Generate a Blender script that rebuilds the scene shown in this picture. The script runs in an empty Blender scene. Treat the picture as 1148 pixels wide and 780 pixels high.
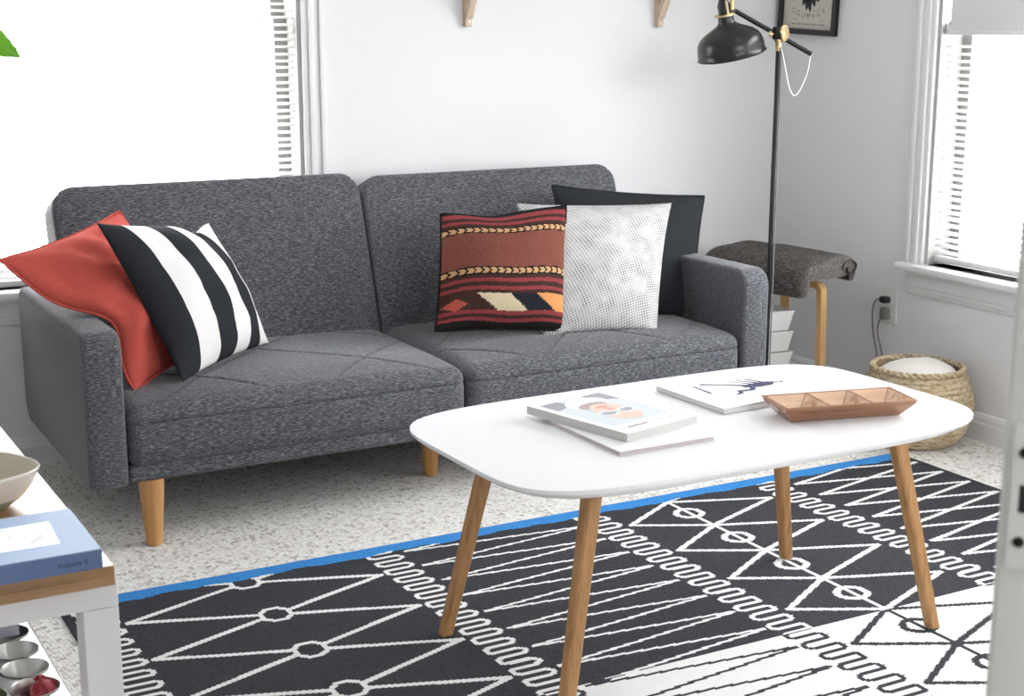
import bpy, bmesh, math, random
from math import sin, cos, pi, sqrt, radians, atan2, hypot
from mathutils import Vector, Matrix, noise, geometry
random.seed(7)
sc = bpy.context.scene
COL = sc.collection

# ------------------------------------------------------------------ camera
cam_d = bpy.data.cameras.new('camera')
cam = bpy.data.objects.new('camera', cam_d); COL.objects.link(cam)
cam_d.sensor_width = 36.0; cam_d.sensor_fit = 'HORIZONTAL'
cam_d.lens = 36.0 * 1630.06 / 1148.0
cam_d.clip_start = 0.05
yaw, pit = 0.47928, 0.21651
cr = Vector((cos(yaw), -sin(yaw), 0)); cf = Vector((sin(yaw)*cos(pit), cos(yaw)*cos(pit), -sin(pit))); cu = cr.cross(cf)
cam.matrix_world = Matrix(((cr.x, cu.x, -cf.x, 0), (cr.y, cu.y, -cf.y, 0), (cr.z, cu.z, -cf.z, 1.2), (0, 0, 0, 1)))
cam_d.dof.use_dof = True; cam_d.dof.focus_distance = 3.3; cam_d.dof.aperture_fstop = 11.0
sc.camera = cam
# ------------------------------------------------------------------ world and light
wd = bpy.data.worlds.new('overcast'); sc.world = wd; wd.use_nodes = True
bg = wd.node_tree.nodes['Background']
bg.inputs[0].default_value = (0.97, 0.985, 1.0, 1); bg.inputs[1].default_value = 15.5
def portal(name, loc, direction, sx, sy):
    """sampling guide for daylight through an opening"""
    d = bpy.data.lights.new(name, 'AREA'); d.shape = 'RECTANGLE'; d.size = sx; d.size_y = sy; d.cycles.is_portal = True
    o = bpy.data.objects.new(name, d); COL.objects.link(o); o.location = loc
    o.rotation_euler = Vector(direction).to_track_quat('-Z', 'Y').to_euler()
portal('right_window_daylight', (3.33, 2.52, 1.22), (-1, 0, 0), 1.65, 1.46)
portal('back_window_daylight', (0.974, 4.28, 1.22), (0, -1, 0), .95, 1.46)
portal('front_fill_daylight', (1.9, -1.62, 1.85), (0, 1, 0), 1.8, .7)  # guides daylight through the fill opening added behind the camera
sc.view_settings.view_transform = 'Standard'; sc.view_settings.look = 'None'
sc.view_settings.exposure = 0.0; sc.view_settings.gamma = 1.0
sc.view_settings.use_curve_mapping = False

# ------------------------------------------------------------------ materials
def lin(c):
    return tuple((x/255/12.92 if x/255 <= .04045 else ((x/255+.055)/1.055)**2.4) for x in c)
def mat(name, rgb, rough=.6, metal=0., spec=.5):
    m = bpy.data.materials.new(name); m.use_nodes = True
    b = m.node_tree.nodes['Principled BSDF']
    b.inputs['Base Color'].default_value = (*lin(rgb), 1)
    b.inputs['Roughness'].default_value = rough; b.inputs['Metallic'].default_value = metal
    b.inputs['Specular IOR Level'].default_value = spec
    return m
def N(m, t, **kw):
    n = m.node_tree.nodes.new(t)
    for k, v in kw.items(): setattr(n, k, v)
    return n
def coords(m, scale=(1, 1, 1), rot=(0, 0, 0), kind='Object'):
    tc = N(m, 'ShaderNodeTexCoord'); mp = N(m, 'ShaderNodeMapping')
    mp.inputs['Scale'].default_value = scale; mp.inputs['Rotation'].default_value = rot
    m.node_tree.links.new(tc.outputs[kind], mp.inputs['Vector'])
    return mp.outputs['Vector']
def noise_tex(m, vec, scale=1, detail=3, rough=.55):
    n = N(m, 'ShaderNodeTexNoise'); n.inputs['Scale'].default_value = scale
    n.inputs['Detail'].default_value = detail; n.inputs['Roughness'].default_value = rough
    m.node_tree.links.new(vec, n.inputs['Vector']); return n.outputs['Fac']
def ramp(m, fac, stops, inter='LINEAR'):
    r = N(m, 'ShaderNodeValToRGB'); cr_ = r.color_ramp; cr_.interpolation = inter
    while len(cr_.elements) < len(stops): cr_.elements.new(.5)
    for e, (p, c) in zip(cr_.elements, stops): e.position = p; e.color = (*lin(c), 1)
    m.node_tree.links.new(fac, r.inputs['Fac']); return r.outputs['Color']
def setc(m, col): m.node_tree.links.new(col, m.node_tree.nodes['Principled BSDF'].inputs['Base Color'])
def bump(m, h, strength=.3, dist=.002):
    b = N(m, 'ShaderNodeBump'); b.inputs['Strength'].default_value = strength; b.inputs['Distance'].default_value = dist
    m.node_tree.links.new(h, b.inputs['Height'])
    m.node_tree.links.new(b.outputs['Normal'], m.node_tree.nodes['Principled BSDF'].inputs['Normal'])
def wood(name, a, b, axis=2, scale=14, rough=.45, stretch=.07):
    m = mat(name, a, rough)
    s = [scale*6]*3; s[axis] = scale*6*stretch
    v = coords(m, tuple(s))
    f = noise_tex(m, v, 1, 4, .6)
    setc(m, ramp(m, f, [(.3, b), (.5, a), (.72, tuple(min(255, x+14) for x in a))]))
    bump(m, f, .08, .001)
    return m
def wallmat(name, rgb):
    m = mat(name, rgb, .75, spec=.3)
    bump(m, noise_tex(m, coords(m, (28, 28, 28)), 1, 4), .12, .004)
    return m

M = {}
M['wall'] = wallmat('wall_paint', (232, 232, 233))
M['wall_grey'] = wallmat('grey_wall_paint', (228, 228, 228))
M['ceiling'] = wallmat('ceiling_paint', (235, 235, 235))
M['trim'] = mat('trim_paint', (234, 234, 234), .4)
M['jamb'] = mat('shaded_jamb_paint', (176, 175, 172), .5)  # shade on the jamb behind the slats is put into its colour
M['sash'] = mat('shaded_sash_paint', (128, 127, 124), .5)  # stiles greyed in colour so they look backlit between the slats
M['door'] = mat('door_paint', (205, 205, 200), .5)
bump(M['door'], noise_tex(M['door'], coords(M['door'], (60, 60, 12)), 1, 3), .1, .002)
M['dark_metal'] = mat('dark_metal', (28, 24, 24), .5, .6)
M['steel'] = mat('brushed_steel', (205, 203, 200), .28, 1.0)
M['brass'] = mat('brass', (222, 198, 150), .3, 1.0)
M['black_lacquer'] = mat('black_lacquer', (17, 18, 20), .32)
M['white_plastic'] = mat('white_plastic', (226, 226, 224), .45)
M['white_lacquer'] = mat('white_lacquer', (236, 236, 238), .3)
M['black_plastic'] = mat('black_plastic', (20, 20, 20), .4)
M['grey_plastic'] = mat('grey_plastic', (116, 114, 112), .5)
M['cord_white'] = mat('white_cord', (222, 221, 218), .6)
M['cord_grey'] = mat('grey_cord', (120, 118, 116), .6)
M['oak'] = wood('light_oak', (178, 132, 84), (150, 106, 62), 2)
M['beech'] = wood('beech_wood', (198, 148, 90), (182, 128, 72), 2, 9)
M['stool_wood'] = wood('birch_plywood', (206, 166, 112), (190, 146, 92), 2, 8)
M['board'] = wood('oiled_board', (166, 128, 90), (132, 98, 66), 0, 7, .33)
M['pine'] = wood('raw_pine', (216, 196, 172), (196, 170, 142), 2, 8, .65)
M['acacia'] = wood('acacia_wood', (152, 108, 80), (104, 66, 46), 0, 9, .2)
M['acacia_pale'] = wood('acacia_lit_wells', (204, 168, 140), (150, 102, 74), 0, 9, .16)  # well faces made paler, window light on them put into the colour

# sofa fabric: heathered charcoal weave
m = M['sofa'] = mat('heathered_grey_weave', (96, 97, 101), .9, spec=.2)
f1 = noise_tex(m, coords(m, (85, 440, 440)), 1, 3, .65)
setc(m, ramp(m, f1, [(.3, (50, 51, 55)), (.5, (86, 87, 92)), (.7, (140, 141, 146))]))
bump(m, f1, .22, .0025)
bs_ = m.node_tree.nodes['Principled BSDF']; bs_.inputs['Sheen Weight'].default_value = .27; bs_.inputs['Sheen Roughness'].default_value = .4
m = M['blanket'] = mat('charcoal_wool', (70, 66, 64), .95, spec=.1)
f1 = noise_tex(m, coords(m, (300, 60, 300)), 1, 3, .6)
setc(m, ramp(m, f1, [(.3, (56, 52, 51)), (.5, (86, 81, 79)), (.75, (132, 127, 124))]))
bump(m, f1, .22, .002)
# carpet: cream loop pile with dark flecks; shade of the pits put into the colour
m = M['carpet'] = mat('loop_carpet', (214, 208, 200), .95, spec=.1)
vec = coords(m, (112, 88, 112), (0, 0, radians(-14)))
vo = N(m, 'ShaderNodeTexVoronoi'); vo.inputs['Scale'].default_value = 1.0; vo.inputs['Randomness'].default_value = .5
m.node_tree.links.new(vec, vo.inputs['Vector'])
sep = N(m, 'ShaderNodeSeparateColor'); m.node_tree.links.new(vo.outputs['Color'], sep.inputs['Color'])
cell = ramp(m, sep.outputs[0], [(0, (196, 189, 180)), (.12, (226, 222, 215)), (.3, (240, 237, 232)), (1, (250, 248, 245))])
edge = ramp(m, vo.outputs['Distance'], [(.58, (255, 255, 255)), (.9, (158, 152, 145))])
mx = N(m, 'ShaderNodeMix', data_type='RGBA', blend_type='MULTIPLY'); mx.inputs['Factor'].default_value = 1
m.node_tree.links.new(cell, mx.inputs[6]); m.node_tree.links.new(edge, mx.inputs[7]); setc(m, mx.outputs[2])
inv = N(m, 'ShaderNodeMath', operation='SUBTRACT'); inv.inputs[0].default_value = 1
m.node_tree.links.new(vo.outputs['Distance'], inv.inputs[1]); bump(m, inv.outputs[0], .35, .004)
def yarn(name, rgb, d=10):
    m = mat(name, rgb, .95, spec=.12)
    f = noise_tex(m, coords(m, (260, 140, 260)), 1, 3, .7)
    setc(m, ramp(m, f, [(.3, tuple(max(0, x-d) for x in rgb)), (.7, tuple(min(255, x+d) for x in rgb))]))
    bump(m, f, .3, .002); return m
M['rug_black'] = yarn('rug_black_wool', (62, 63, 68), 10)
M['rug_white'] = yarn('rug_white_wool', (238, 238, 236), 5)
M['rug_blue'] = yarn('rug_blue_wool', (64, 140, 210), 12)
M['red_linen'] = yarn('red_linen', (196, 88, 78), 7)
M['black_cotton'] = yarn('black_cotton', (46, 48, 52), 4)
M['white_cotton'] = yarn('white_cotton', (236, 233, 232), 3)
M['black_linen'] = yarn('black_linen', (44, 46, 49), 4)
for k, c in dict(k_black=(30, 27, 28), k_red=(132, 58, 60), k_brown=(62, 42, 37), k_rust=(116, 68, 58), k_gold=(186, 148, 106),
                 k_cream=(204, 188, 158), k_navy=(32, 33, 42), k_orange=(200, 140, 88), k_coral=(176, 84, 70)).items():
    M[k] = yarn('kilim_' + k[2:], c, 9)
m = M['houndstooth'] = mat('grey_white_weave', (200, 200, 198), .92, spec=.15)
ck = N(m, 'ShaderNodeTexChecker'); ck.inputs['Scale'].default_value = 1
ck.inputs['Color1'].default_value = (*lin((206, 206, 205)), 1); ck.inputs['Color2'].default_value = (*lin((104, 104, 106)), 1)
m.node_tree.links.new(coords(m, (62, 84, 1), (0, 0, radians(24)), 'UV'), ck.inputs['Vector'])
nf = noise_tex(m, coords(m, (9, 9, 9), kind='UV'), 1, 2)
mxh = N(m, 'ShaderNodeMix', data_type='RGBA'); m.node_tree.links.new(ck.outputs['Color'], mxh.inputs[6])
mxh.inputs[7].default_value = (*lin((204, 204, 203)), 1)
mr = N(m, 'ShaderNodeMapRange'); mr.inputs[1].default_value = .35; mr.inputs[2].default_value = .7; mr.inputs[3].default_value = .1; mr.inputs[4].default_value = .75
m.node_tree.links.new(nf, mr.inputs[0]); m.node_tree.links.new(mr.outputs[0], mxh.inputs[0]); setc(m, mxh.outputs[2])
# seagrass
m = M['seagrass'] = mat('woven_seagrass', (176, 152, 112), .85, spec=.2)
f1 = noise_tex(m, coords(m, (50, 50, 170)), 1, 3, .7)
setc(m, ramp(m, f1, [(.3, (138, 118, 90)), (.5, (196, 176, 144)), (.72, (226, 212, 184))])); bump(m, f1, .5, .004)
M['fleece'] = yarn('cream_fleece', (232, 228, 222), 6)
# blind slats: thin white pvc, lets light through
def translucent(name, rgb, fac):
    m = mat(name, rgb, .45)
    t = N(m, 'ShaderNodeBsdfTranslucent'); t.inputs[0].default_value = (*lin(rgb), 1)
    mx = N(m, 'ShaderNodeMixShader'); mx.inputs[0].default_value = fac
    b = m.node_tree.nodes['Principled BSDF']; out = m.node_tree.nodes['Material Output']
    m.node_tree.links.new(b.outputs[0], mx.inputs[1]); m.node_tree.links.new(t.outputs[0], mx.inputs[2])
    m.node_tree.links.new(mx.outputs[0], out.inputs[0]); return m
M['slat'] = translucent('white_blind_slat', (214, 214, 212), .06)
M['leaf'] = translucent('green_leaf', (92, 150, 40), .35)
m = M['glass'] = mat('window_glass', (255, 255, 255), .02)
tr = N(m, 'ShaderNodeBsdfTransparent'); gl = N(m, 'ShaderNodeBsdfGlossy'); gl.inputs['Roughness'].default_value = .02
lw = N(m, 'ShaderNodeLayerWeight'); pw = N(m, 'ShaderNodeMath', operation='POWER'); pw.inputs[1].default_value = 5
fa = N(m, 'ShaderNodeMath', operation='MULTIPLY_ADD'); fa.inputs[1].default_value = .7; fa.inputs[2].default_value = .03
lk = m.node_tree.links; lk.new(lw.outputs['Facing'], pw.inputs[0]); lk.new(pw.outputs[0], fa.inputs[0])
mx = N(m, 'ShaderNodeMixShader'); lk.new(fa.outputs[0], mx.inputs[0]); lk.new(tr.outputs[0], mx.inputs[1]); lk.new(gl.outputs[0], mx.inputs[2])
m.node_tree.links.new(mx.outputs[0], m.node_tree.nodes['Material Output'].inputs[0])
for k, c, r in (('paper', (240, 240, 240), .35), ('paper_edge', (206, 205, 202), .8), ('poster', (206, 201, 190), .6), ('ink', (34, 33, 36), .6),
                ('ink_grey', (112, 108, 104), .6), ('ink_navy', (58, 60, 92), .5), ('photo_grey', (214, 222, 226), .3), ('photo_dark', (150, 148, 156), .3),
                ('photo_white', (238, 240, 244), .3), ('skin_print', (236, 204, 186), .3), ('pink_print', (220, 160, 150), .3), ('hair_print', (170, 150, 146), .3),
                ('lens_print', (168, 168, 178), .3), ('mauve_paper', (196, 184, 184), .6), ('blue_cloth', (170, 194, 226), .6), ('blue_spine', (96, 116, 158), .5),
                ('sketch_grey', (206, 208, 212), .5), ('ceramic', (232, 226, 218), .3), ('ceramic_in', (206, 198, 178), .35), ('sage', (158, 168, 146), .3),
                ('slate', (190, 190, 202), .5), ('soil', (60, 46, 38), .95), ('pot', (222, 220, 216), .5), ('stem', (96, 84, 56), .7),
                ('foil_red', (170, 50, 62), .35), ('foil_green', (96, 104, 60), .35), ('lamp_inside', (236, 234, 228), .5), ('clear_grommet', (200, 190, 160), .4)):
    M[k] = mat(k, c, r)

# ------------------------------------------------------------------ mesh helpers
class MB:
    def __init__(s): s.v = []; s.f = []; s.m = []; s.uv = None
    def add(s, vs, fs, mi=0):
        o = len(s.v); s.v += [tuple(p) for p in vs]
        for f in fs: s.f.append(tuple(i+o for i in f)); s.m.append(mi)
        return s
    def box(s, lo, hi, mi=0, bev=0.0, seg=2, mx=None):
        bm = bmesh.new(); bmesh.ops.create_cube(bm, size=1)
        c = [(a+b)/2 for a, b in zip(lo, hi)]; d = [b-a for a, b in zip(lo, hi)]
        for v in bm.verts: v.co = Vector((v.co.x*d[0]+c[0], v.co.y*d[1]+c[1], v.co.z*d[2]+c[2]))
        if bev > 0: bmesh.ops.bevel(bm, geom=list(bm.edges), offset=min(bev, min(d)*.49), segments=seg, profile=.5, affect='EDGES')
        return s.frombm(bm, mi, mx)
    def frombm(s, bm, mi=0, mx=None):
        bm.verts.index_update()
        vs = [(mx @ v.co if mx else v.co)[:] for v in bm.verts]
        s.add(vs, [[v.index for v in f.verts] for f in bm.faces], mi); bm.free(); return s
    def tube(s, pts, r, n=10, mi=0, cap=True, sq=None):
        pts = [Vector(p) for p in pts]; k = len(pts)
        rs = r if isinstance(r, (list, tuple)) else [r]*k
        t0 = (pts[1]-pts[0]).normalized()
        a = Vector((0, 0, 1)) if abs(t0.z) < .9 else Vector((1, 0, 0))
        if sq: a = Vector(sq)
        nrm = (a - t0*a.dot(t0)).normalized(); vs = []; fs = []
        for i, p in enumerate(pts):
            t = (pts[min(i+1, k-1)]-pts[max(i-1, 0)]).normalized()
            nrm = (nrm - t*nrm.dot(t)).normalized(); b = t.cross(nrm)
            for j in range(n):
                an = 2*pi*j/n; vs.append(p+nrm*(cos(an)*rs[i])+b*(sin(an)*rs[i]))
        for i in range(k-1):
            for j in range(n):
                fs.append((i*n+j, i*n+(j+1) % n, (i+1)*n+(j+1) % n, (i+1)*n+j))
        if cap: fs.append(tuple(range(n))[::-1]); fs.append(tuple((k-1)*n+j for j in range(n)))
        return s.add(vs, fs, mi)
    def lathe(s, prof, n=40, mi=0, c=(0, 0, 0), mx=None, close=False):
        vs = []; fs = []; k = len(prof)
        for r, z in prof:
            for j in range(n):
                a = 2*pi*j/n; p = Vector((r*cos(a), r*sin(a), z))
                vs.append((mx @ p if mx else p)+Vector(c))
        for i in range(k-1):
            for j in range(n): fs.append((i*n+j, i*n+(j+1) % n, (i+1)*n+(j+1) % n, (i+1)*n+j))
        if close: fs.append(tuple(range(n))[::-1]); fs.append(tuple((k-1)*n+j for j in range(n)))
        return s.add(vs, fs, mi)
    def prism(s, poly, z0, z1, mi=0, bev=0, mx=None, seg=2):
        bm = bmesh.new(); lo = [bm.verts.new((x, y, z0)) for x, y in poly]
        f = bm.faces.new(lo); r = bmesh.ops.extrude_face_region(bm, geom=[f])
        for v in r['geom']:
            if isinstance(v, bmesh.types.BMVert): v.co.z = z1
        bmesh.ops.recalc_face_normals(bm, faces=list(bm.faces))
        if bev: 
            es = [e for e in bm.edges if abs(e.verts[0].co.z-e.verts[1].co.z) < 1e-6]
            bmesh.ops.bevel(bm, geom=es, offset=bev, segments=seg, profile=.5, affect='EDGES')
        return s.frombm(bm, mi, mx)
    def rbox(s, lo, hi, r, n=(30, 20, 8), crown=None, mi=0, mx=None):
        """box with rounded edges built from a fine grid; crown(x, y, z, u, v, w) may move a point"""
        c = Vector([(a+b)/2 for a, b in zip(lo, hi)]); h = Vector([(b-a)/2 for a, b in zip(lo, hi)])
        def axis(hh, k):
            a = [-hh+r*(1-cos(t*pi/10)) for t in range(5)]
            q = [(-hh+r)+(2*hh-2*r)*i/k for i in range(k+1)]
            return a+q+[-x for x in a[::-1]]
        ax = [axis(h[i], n[i]) for i in range(3)]
        idx = {}; vs = []; fs = []
        def vert(i, j, k):
            key = (i, j, k)
            if key not in idx:
                p = Vector((ax[0][i], ax[1][j], ax[2][k]))
                q = Vector([max(-h[t]+r, min(h[t]-r, p[t])) for t in range(3)])
                d = p-q
                if d.length > 1e-9: p = q+d.normalized()*r
                if crown: p = Vector(crown(p, h))
                p = p+c
                idx[key] = len(vs); vs.append(mx @ p if mx else p)
            return idx[key]
        L = [len(a)-1 for a in ax]
        for i in range(L[0]):
            for j in range(L[1]):
                fs.append((vert(i, j, 0), vert(i, j+1, 0), vert(i+1, j+1, 0), vert(i+1, j, 0)))
                fs.append((vert(i, j, L[2]), vert(i+1, j, L[2]), vert(i+1, j+1, L[2]), vert(i, j+1, L[2])))
        for i in range(L[0]):
            for k in range(L[2]):
                fs.append((vert(i, 0, k), vert(i+1, 0, k), vert(i+1, 0, k+1), vert(i, 0, k+1)))
                fs.append((vert(i, L[1], k), vert(i, L[1], k+1), vert(i+1, L[1], k+1), vert(i+1, L[1], k)))
        for j in range(L[1]):
            for k in range(L[2]):
                fs.append((vert(0, j, k), vert(0, j, k+1), vert(0, j+1, k+1), vert(0, j+1, k)))
                fs.append((vert(L[0], j, k), vert(L[0], j+1, k), vert(L[0], j+1, k+1), vert(L[0], j, k+1)))
        return s.add(vs, fs, mi)
    def build(s, name, mats, parent=None, smooth=True, angle=40):
        me = bpy.data.meshes.new(name); me.from_pydata(s.v, [], s.f)
        if not isinstance(mats, (list, tuple)): mats = [mats]
        for q in mats: me.materials.append(M[q])
        me.polygons.foreach_set('material_index', s.m)
        if s.uv:
            uvl = me.uv_layers.new(name='UVMap')
            for lp in me.loops: uvl.data[lp.index].uv = s.uv[lp.vertex_index]
        me.validate(); me.update()
        if smooth:
            me.polygons.foreach_set('use_smooth', [True]*len(me.polygons))
            try: me.set_sharp_from_angle(angle=radians(angle))
            except Exception: pass
        o = bpy.data.objects.new(name, me); COL.objects.link(o)
        if parent: o.parent = parent
        return o
def tag(o, label=None, cat=None, group=None, kind=None):
    if label: o['label'] = label
    if cat: o['category'] = cat
    if group: o['group'] = group
    if kind: o['kind'] = kind
    return o
def empty(name, loc=(0, 0, 0), rz=0):
    o = bpy.data.objects.new(name, None); COL.objects.link(o); o.location = loc; o.rotation_euler = (0, 0, rz); o.empty_display_size = .1
    return o
def struct(o): o['kind'] = 'structure'; return o
def text_mesh(txt, size):
    cu_ = bpy.data.curves.new('lettering', 'FONT'); cu_.body = txt; cu_.size = size; cu_.align_x = 'CENTER'
    o = bpy.data.objects.new('lettering', cu_); COL.objects.link(o)
    dg = bpy.context.evaluated_depsgraph_get(); me = o.evaluated_get(dg).to_mesh()
    vs = [v.co[:] for v in me.vertices]; fs = [tuple(p.vertices) for p in me.polygons]
    o.evaluated_get(dg).to_mesh_clear(); bpy.data.objects.remove(o); bpy.data.curves.remove(cu_)
    return vs, fs
def frame(o, x, y, z=None):
    x = Vector(x); y = Vector(y); z = Vector(z) if z else x.cross(y)
    return Matrix(((x.x, y.x, z.x, o[0]), (x.y, y.y, z.y, o[1]), (x.z, y.z, z.z, o[2]), (0, 0, 0, 1)))
def spline(pts, n=8):
    P_ = [Vector(p) for p in pts]; out = []
    for i in range(len(P_)-1):
        p0 = P_[max(i-1, 0)]; p1 = P_[i]; p2 = P_[i+1]; p3 = P_[min(i+2, len(P_)-1)]
        for k in range(n):
            t = k/n; out.append(.5*((2*p1)+(p2-p0)*t+(2*p0-5*p1+4*p2-p3)*t*t+(3*p1-p0-3*p2+p3)*t**3))
    out.append(P_[-1]); return out

# ------------------------------------------------------------------ room shell
YB, XR, ZC = 4.12, 3.17, 2.45
W1 = (0.50, 1.448, 0.50, 1.95)       # back window opening x0 x1 z0 z1
W2 = (1.70, 3.345, 0.49, 1.95)       # right window opening y0 y1 z0 z1
struct(MB().box((-1.7, -1.6, -.1), (3.35, 4.3, 0)).build('floor', 'carpet', smooth=False))
struct(MB().box((-1.7, -1.6, ZC), (3.35, 4.3, ZC+.1)).build('ceiling', 'ceiling', smooth=False))
w = MB()
w.box((-1.6, YB, 0), (W1[0], YB+.13, ZC)); w.box((W1[1], YB, 0), (XR+.13, YB+.13, ZC))
w.box((W1[0], YB, 0), (W1[1], YB+.13, W1[2])); w.box((W1[0], YB, W1[3]), (W1[1], YB+.13, ZC))
struct(w.build('wall_back', 'wall', smooth=False))
w = MB()
w.box((XR, W2[1], 0), (XR+.13, YB, ZC)); w.box((XR, -1.5, 0), (XR+.13, W2[0], ZC))
w.box((XR, W2[0], 0), (XR+.13, W2[1], W2[2])); w.box((XR, W2[0], W2[3]), (XR+.13, W2[1], ZC))
struct(w.build('wall_right', 'wall', smooth=False))
w = MB()
w.box((-1.6, -1.6, 0), (1.0, -1.5, ZC)); w.box((2.8, -1.6, 0), (XR+.13, -1.5, ZC)); w.box((1.0, -1.6, 0), (2.8, -1.5, 1.5)); w.box((1.0, -1.6, 2.2), (2.8, -1.5, ZC))  # unseen opening added behind the camera, sized to tune the fill light
struct(w.build('wall_front', 'wall_grey', smooth=False))
struct(MB().box((-1.7, -1.6, 0), (-1.6, YB+.13, ZC)).build('wall_left', 'wall_grey', smooth=False))
def baseboard(name, a, b, nrm):
    prof = [(0, 0), (.016, 0), (.016, .052), (.012, .058), (.012, .07), (.007, .08), (0, .083)]
    a = Vector(a); b = Vector(b); n = Vector(nrm); vs = []; k = len(prof)
    for p in (a, b):
        for d, z in prof: vs.append(p+n*d+Vector((0, 0, z)))
    fs = [(i, (i+1) % k, k+(i+1) % k, k+i) for i in range(k)]+[tuple(range(k))[::-1], tuple(range(k, 2*k))]
    return struct(MB().add(vs, fs).build(name, 'trim', smooth=False))
baseboard('baseboard_back', (-1.6, YB, 0), (XR, YB, 0), (0, -1, 0))
baseboard('baseboard_right', (XR, YB, 0), (XR, -1.5, 0), (-1, 0, 0))

def window(name, mx, w_, z0, z1, sill_over):
    """opening runs along local x from 0 to w_; local -y looks into the room, y=0 is the wall face"""
    root = struct(empty(name)); root.matrix_world = mx
    c = MB(); cw = .066
    for x0, s in ((0, -1), (w_, 1)):                       # moulded side casings
        for a, b, d in ((0, .018, .012), (.018, .034, .020), (.034, .05, .016), (.05, cw, .024)):
            lo, hi = sorted((x0+s*a, x0+s*b)); c.box((lo, -d, z0-.0), (hi, 0, z1), bev=.002)
    c.box((-cw-.005, -.022, z1), (w_+cw+.005, 0, z1+.075), bev=.004)
    c.build('casing', 'trim', root)
    j = MB()
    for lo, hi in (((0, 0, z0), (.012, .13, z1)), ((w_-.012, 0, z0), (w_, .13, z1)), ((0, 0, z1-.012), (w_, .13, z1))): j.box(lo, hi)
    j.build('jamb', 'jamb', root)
    s = MB(); s.box((-cw-sill_over, -.055, z0-.022), (w_+cw+sill_over, .07, z0), bev=.006); s.build('sill', 'trim', root)
    a = MB(); zz = z0-.022
    for d, t0, t1 in ((.020, 0, .016), (.014, .016, .05), (.018, .05, .062), (.010, .062, .075)): a.box((-cw+.01, -d, zz-t1), (w_+cw-.01, 0, zz-t0), bev=.002)
    a.build('apron', 'trim', root)
    zm = 1.21
    for nm, zlo, zhi, yy in (('lower_sash', z0, zm+.02, .085), ('upper_sash', zm-.02, z1-.012, .11)):
        f = MB(); st = .040
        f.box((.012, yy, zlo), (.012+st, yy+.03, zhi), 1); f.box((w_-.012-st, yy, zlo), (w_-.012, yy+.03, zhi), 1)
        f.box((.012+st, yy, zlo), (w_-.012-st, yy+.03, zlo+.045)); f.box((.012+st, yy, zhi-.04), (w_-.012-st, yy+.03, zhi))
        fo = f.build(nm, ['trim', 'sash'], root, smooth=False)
        MB().box((.05, yy+.012, zlo+.03), (w_-.05, yy+.016, zhi-.03)).build('pane', 'glass', fo, smooth=False)
    return root
mw1 = frame((W1[0], YB, 0), (1, 0, 0), (0, 1, 0), (0, 0, 1))
window('window_1', mw1, W1[1]-W1[0], W1[2], W1[3], .02)
mw2 = frame((XR, W2[1], 0), (0, -1, 0), (1, 0, 0), (0, 0, 1))
window('window_2', mw2, W2[1]-W2[0], W2[2], W2[3], .012)

def blind(mx, w_, zb, zt, label, tilt, valance=None):
    root = empty('window_blind'); root.matrix_world = mx
    tag(root, label, 'window blind')
    x0, x1, yc = .0135, w_-.0135, .034
    MB().box((x0, yc-.02, zt-.035), (x1, yc+.02, zt), bev=.003).build('headrail', 'trim', root)
    s = MB(); z = zb+.03; k = 0
    while z < zt-.05:
        vs = []; 
        jit = .003*sin(k*1.7)
        for xx in (x0, x0+.3*(x1-x0), x0+.65*(x1-x0), x1):
            for q in range(5):
                t = (q-2)/2*.0125; cz = .0022*(1-(q-2)**2/4)
                sag = -.0012*sin(pi*(xx-x0)/(x1-x0)*3+k)
                vs.append((xx, yc+t*cos(tilt)-cz*sin(tilt), z+t*sin(tilt)+cz*cos(tilt)+sag+jit*.3))
        s.add(vs, [(a*5+q, (a+1)*5+q, (a+1)*5+q+1, a*5+q+1) for a in range(3) for q in range(4)])
        z += .0205; k += 1
    s.build('slats', 'slat', root)
    MB().box((x0, yc-.014, zb), (x1, yc+.014, zb+.018), bev=.004).build('bottom_rail', 'trim', root)
    for fx in (.1, .5, .9): MB().tube([(x0+fx*(x1-x0), yc-.0155, zb+.01), (x0+fx*(x1-x0), yc-.0155, zt-.02)], .0009, 6).build('cord', 'cord_white', root)
    if valance:
        v = MB(); v.box((x0+.03, yc-.031, zt-.03), (x1, yc-.022, valance), bev=.002); v.box((x0+.03, yc-.035, zt-.035), (x1, yc-.02, zt-.022), bev=.003)
        v.build('valance', 'trim', root)
        w_ = MB(); w_.tube([(x0+.024, yc-.018, zt-.01), (x0+.024, yc-.026, zt+.004)], .004, 8); w_.build('wand_hook', 'grey_plastic', root)
    return root
blind(mw1, W1[1]-W1[0], .502, 1.93, 'wide white slatted blind in the window behind the left half of the sofa', radians(18))
blind(mw2, W2[1]-W2[0], .500, 1.215, 'narrow white slatted blind in the window above the basket', radians(18), 1.5)

# door leaf standing open beside the camera, its edge towards us
ed = Vector((.7295, .684, 0)).normalized(); sd = Vector((ed.y, -ed.x, 0))
dm = frame(ed*.985, sd, ed, (0, 0, 1))
root = struct(empty('door_1')); root.matrix_world = dm
leafm = frame((0, 0, 0), (1, 0, 0), (.04, 1, 0), (0, 0, 1))
d = MB(); d.box((0, 0, .006), (.042, .76, 2.03), bev=.004, seg=3, mx=leafm); d.build('leaf', 'door', root)
d = MB()
for lo, hi in (((.006, -.0025, .845), (.036, .002, .884)), ((.006, -.0025, .904), (.036, .002, .945)), ((.006, -.0025, .884), (.0115, .002, .904)), ((.031, -.0025, .884), (.036, .002, .904))): d.box(lo, hi)
d.build('latch_plate', 'door', root, smooth=False)
d = MB(); d.box((.0115, -.0006, .884), (.031, .002, .904)); d.build('latch_hole_shade', 'black_plastic', root, smooth=False)  # flat black piece, the darkness of the hole put into its colour
d = MB()
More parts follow.
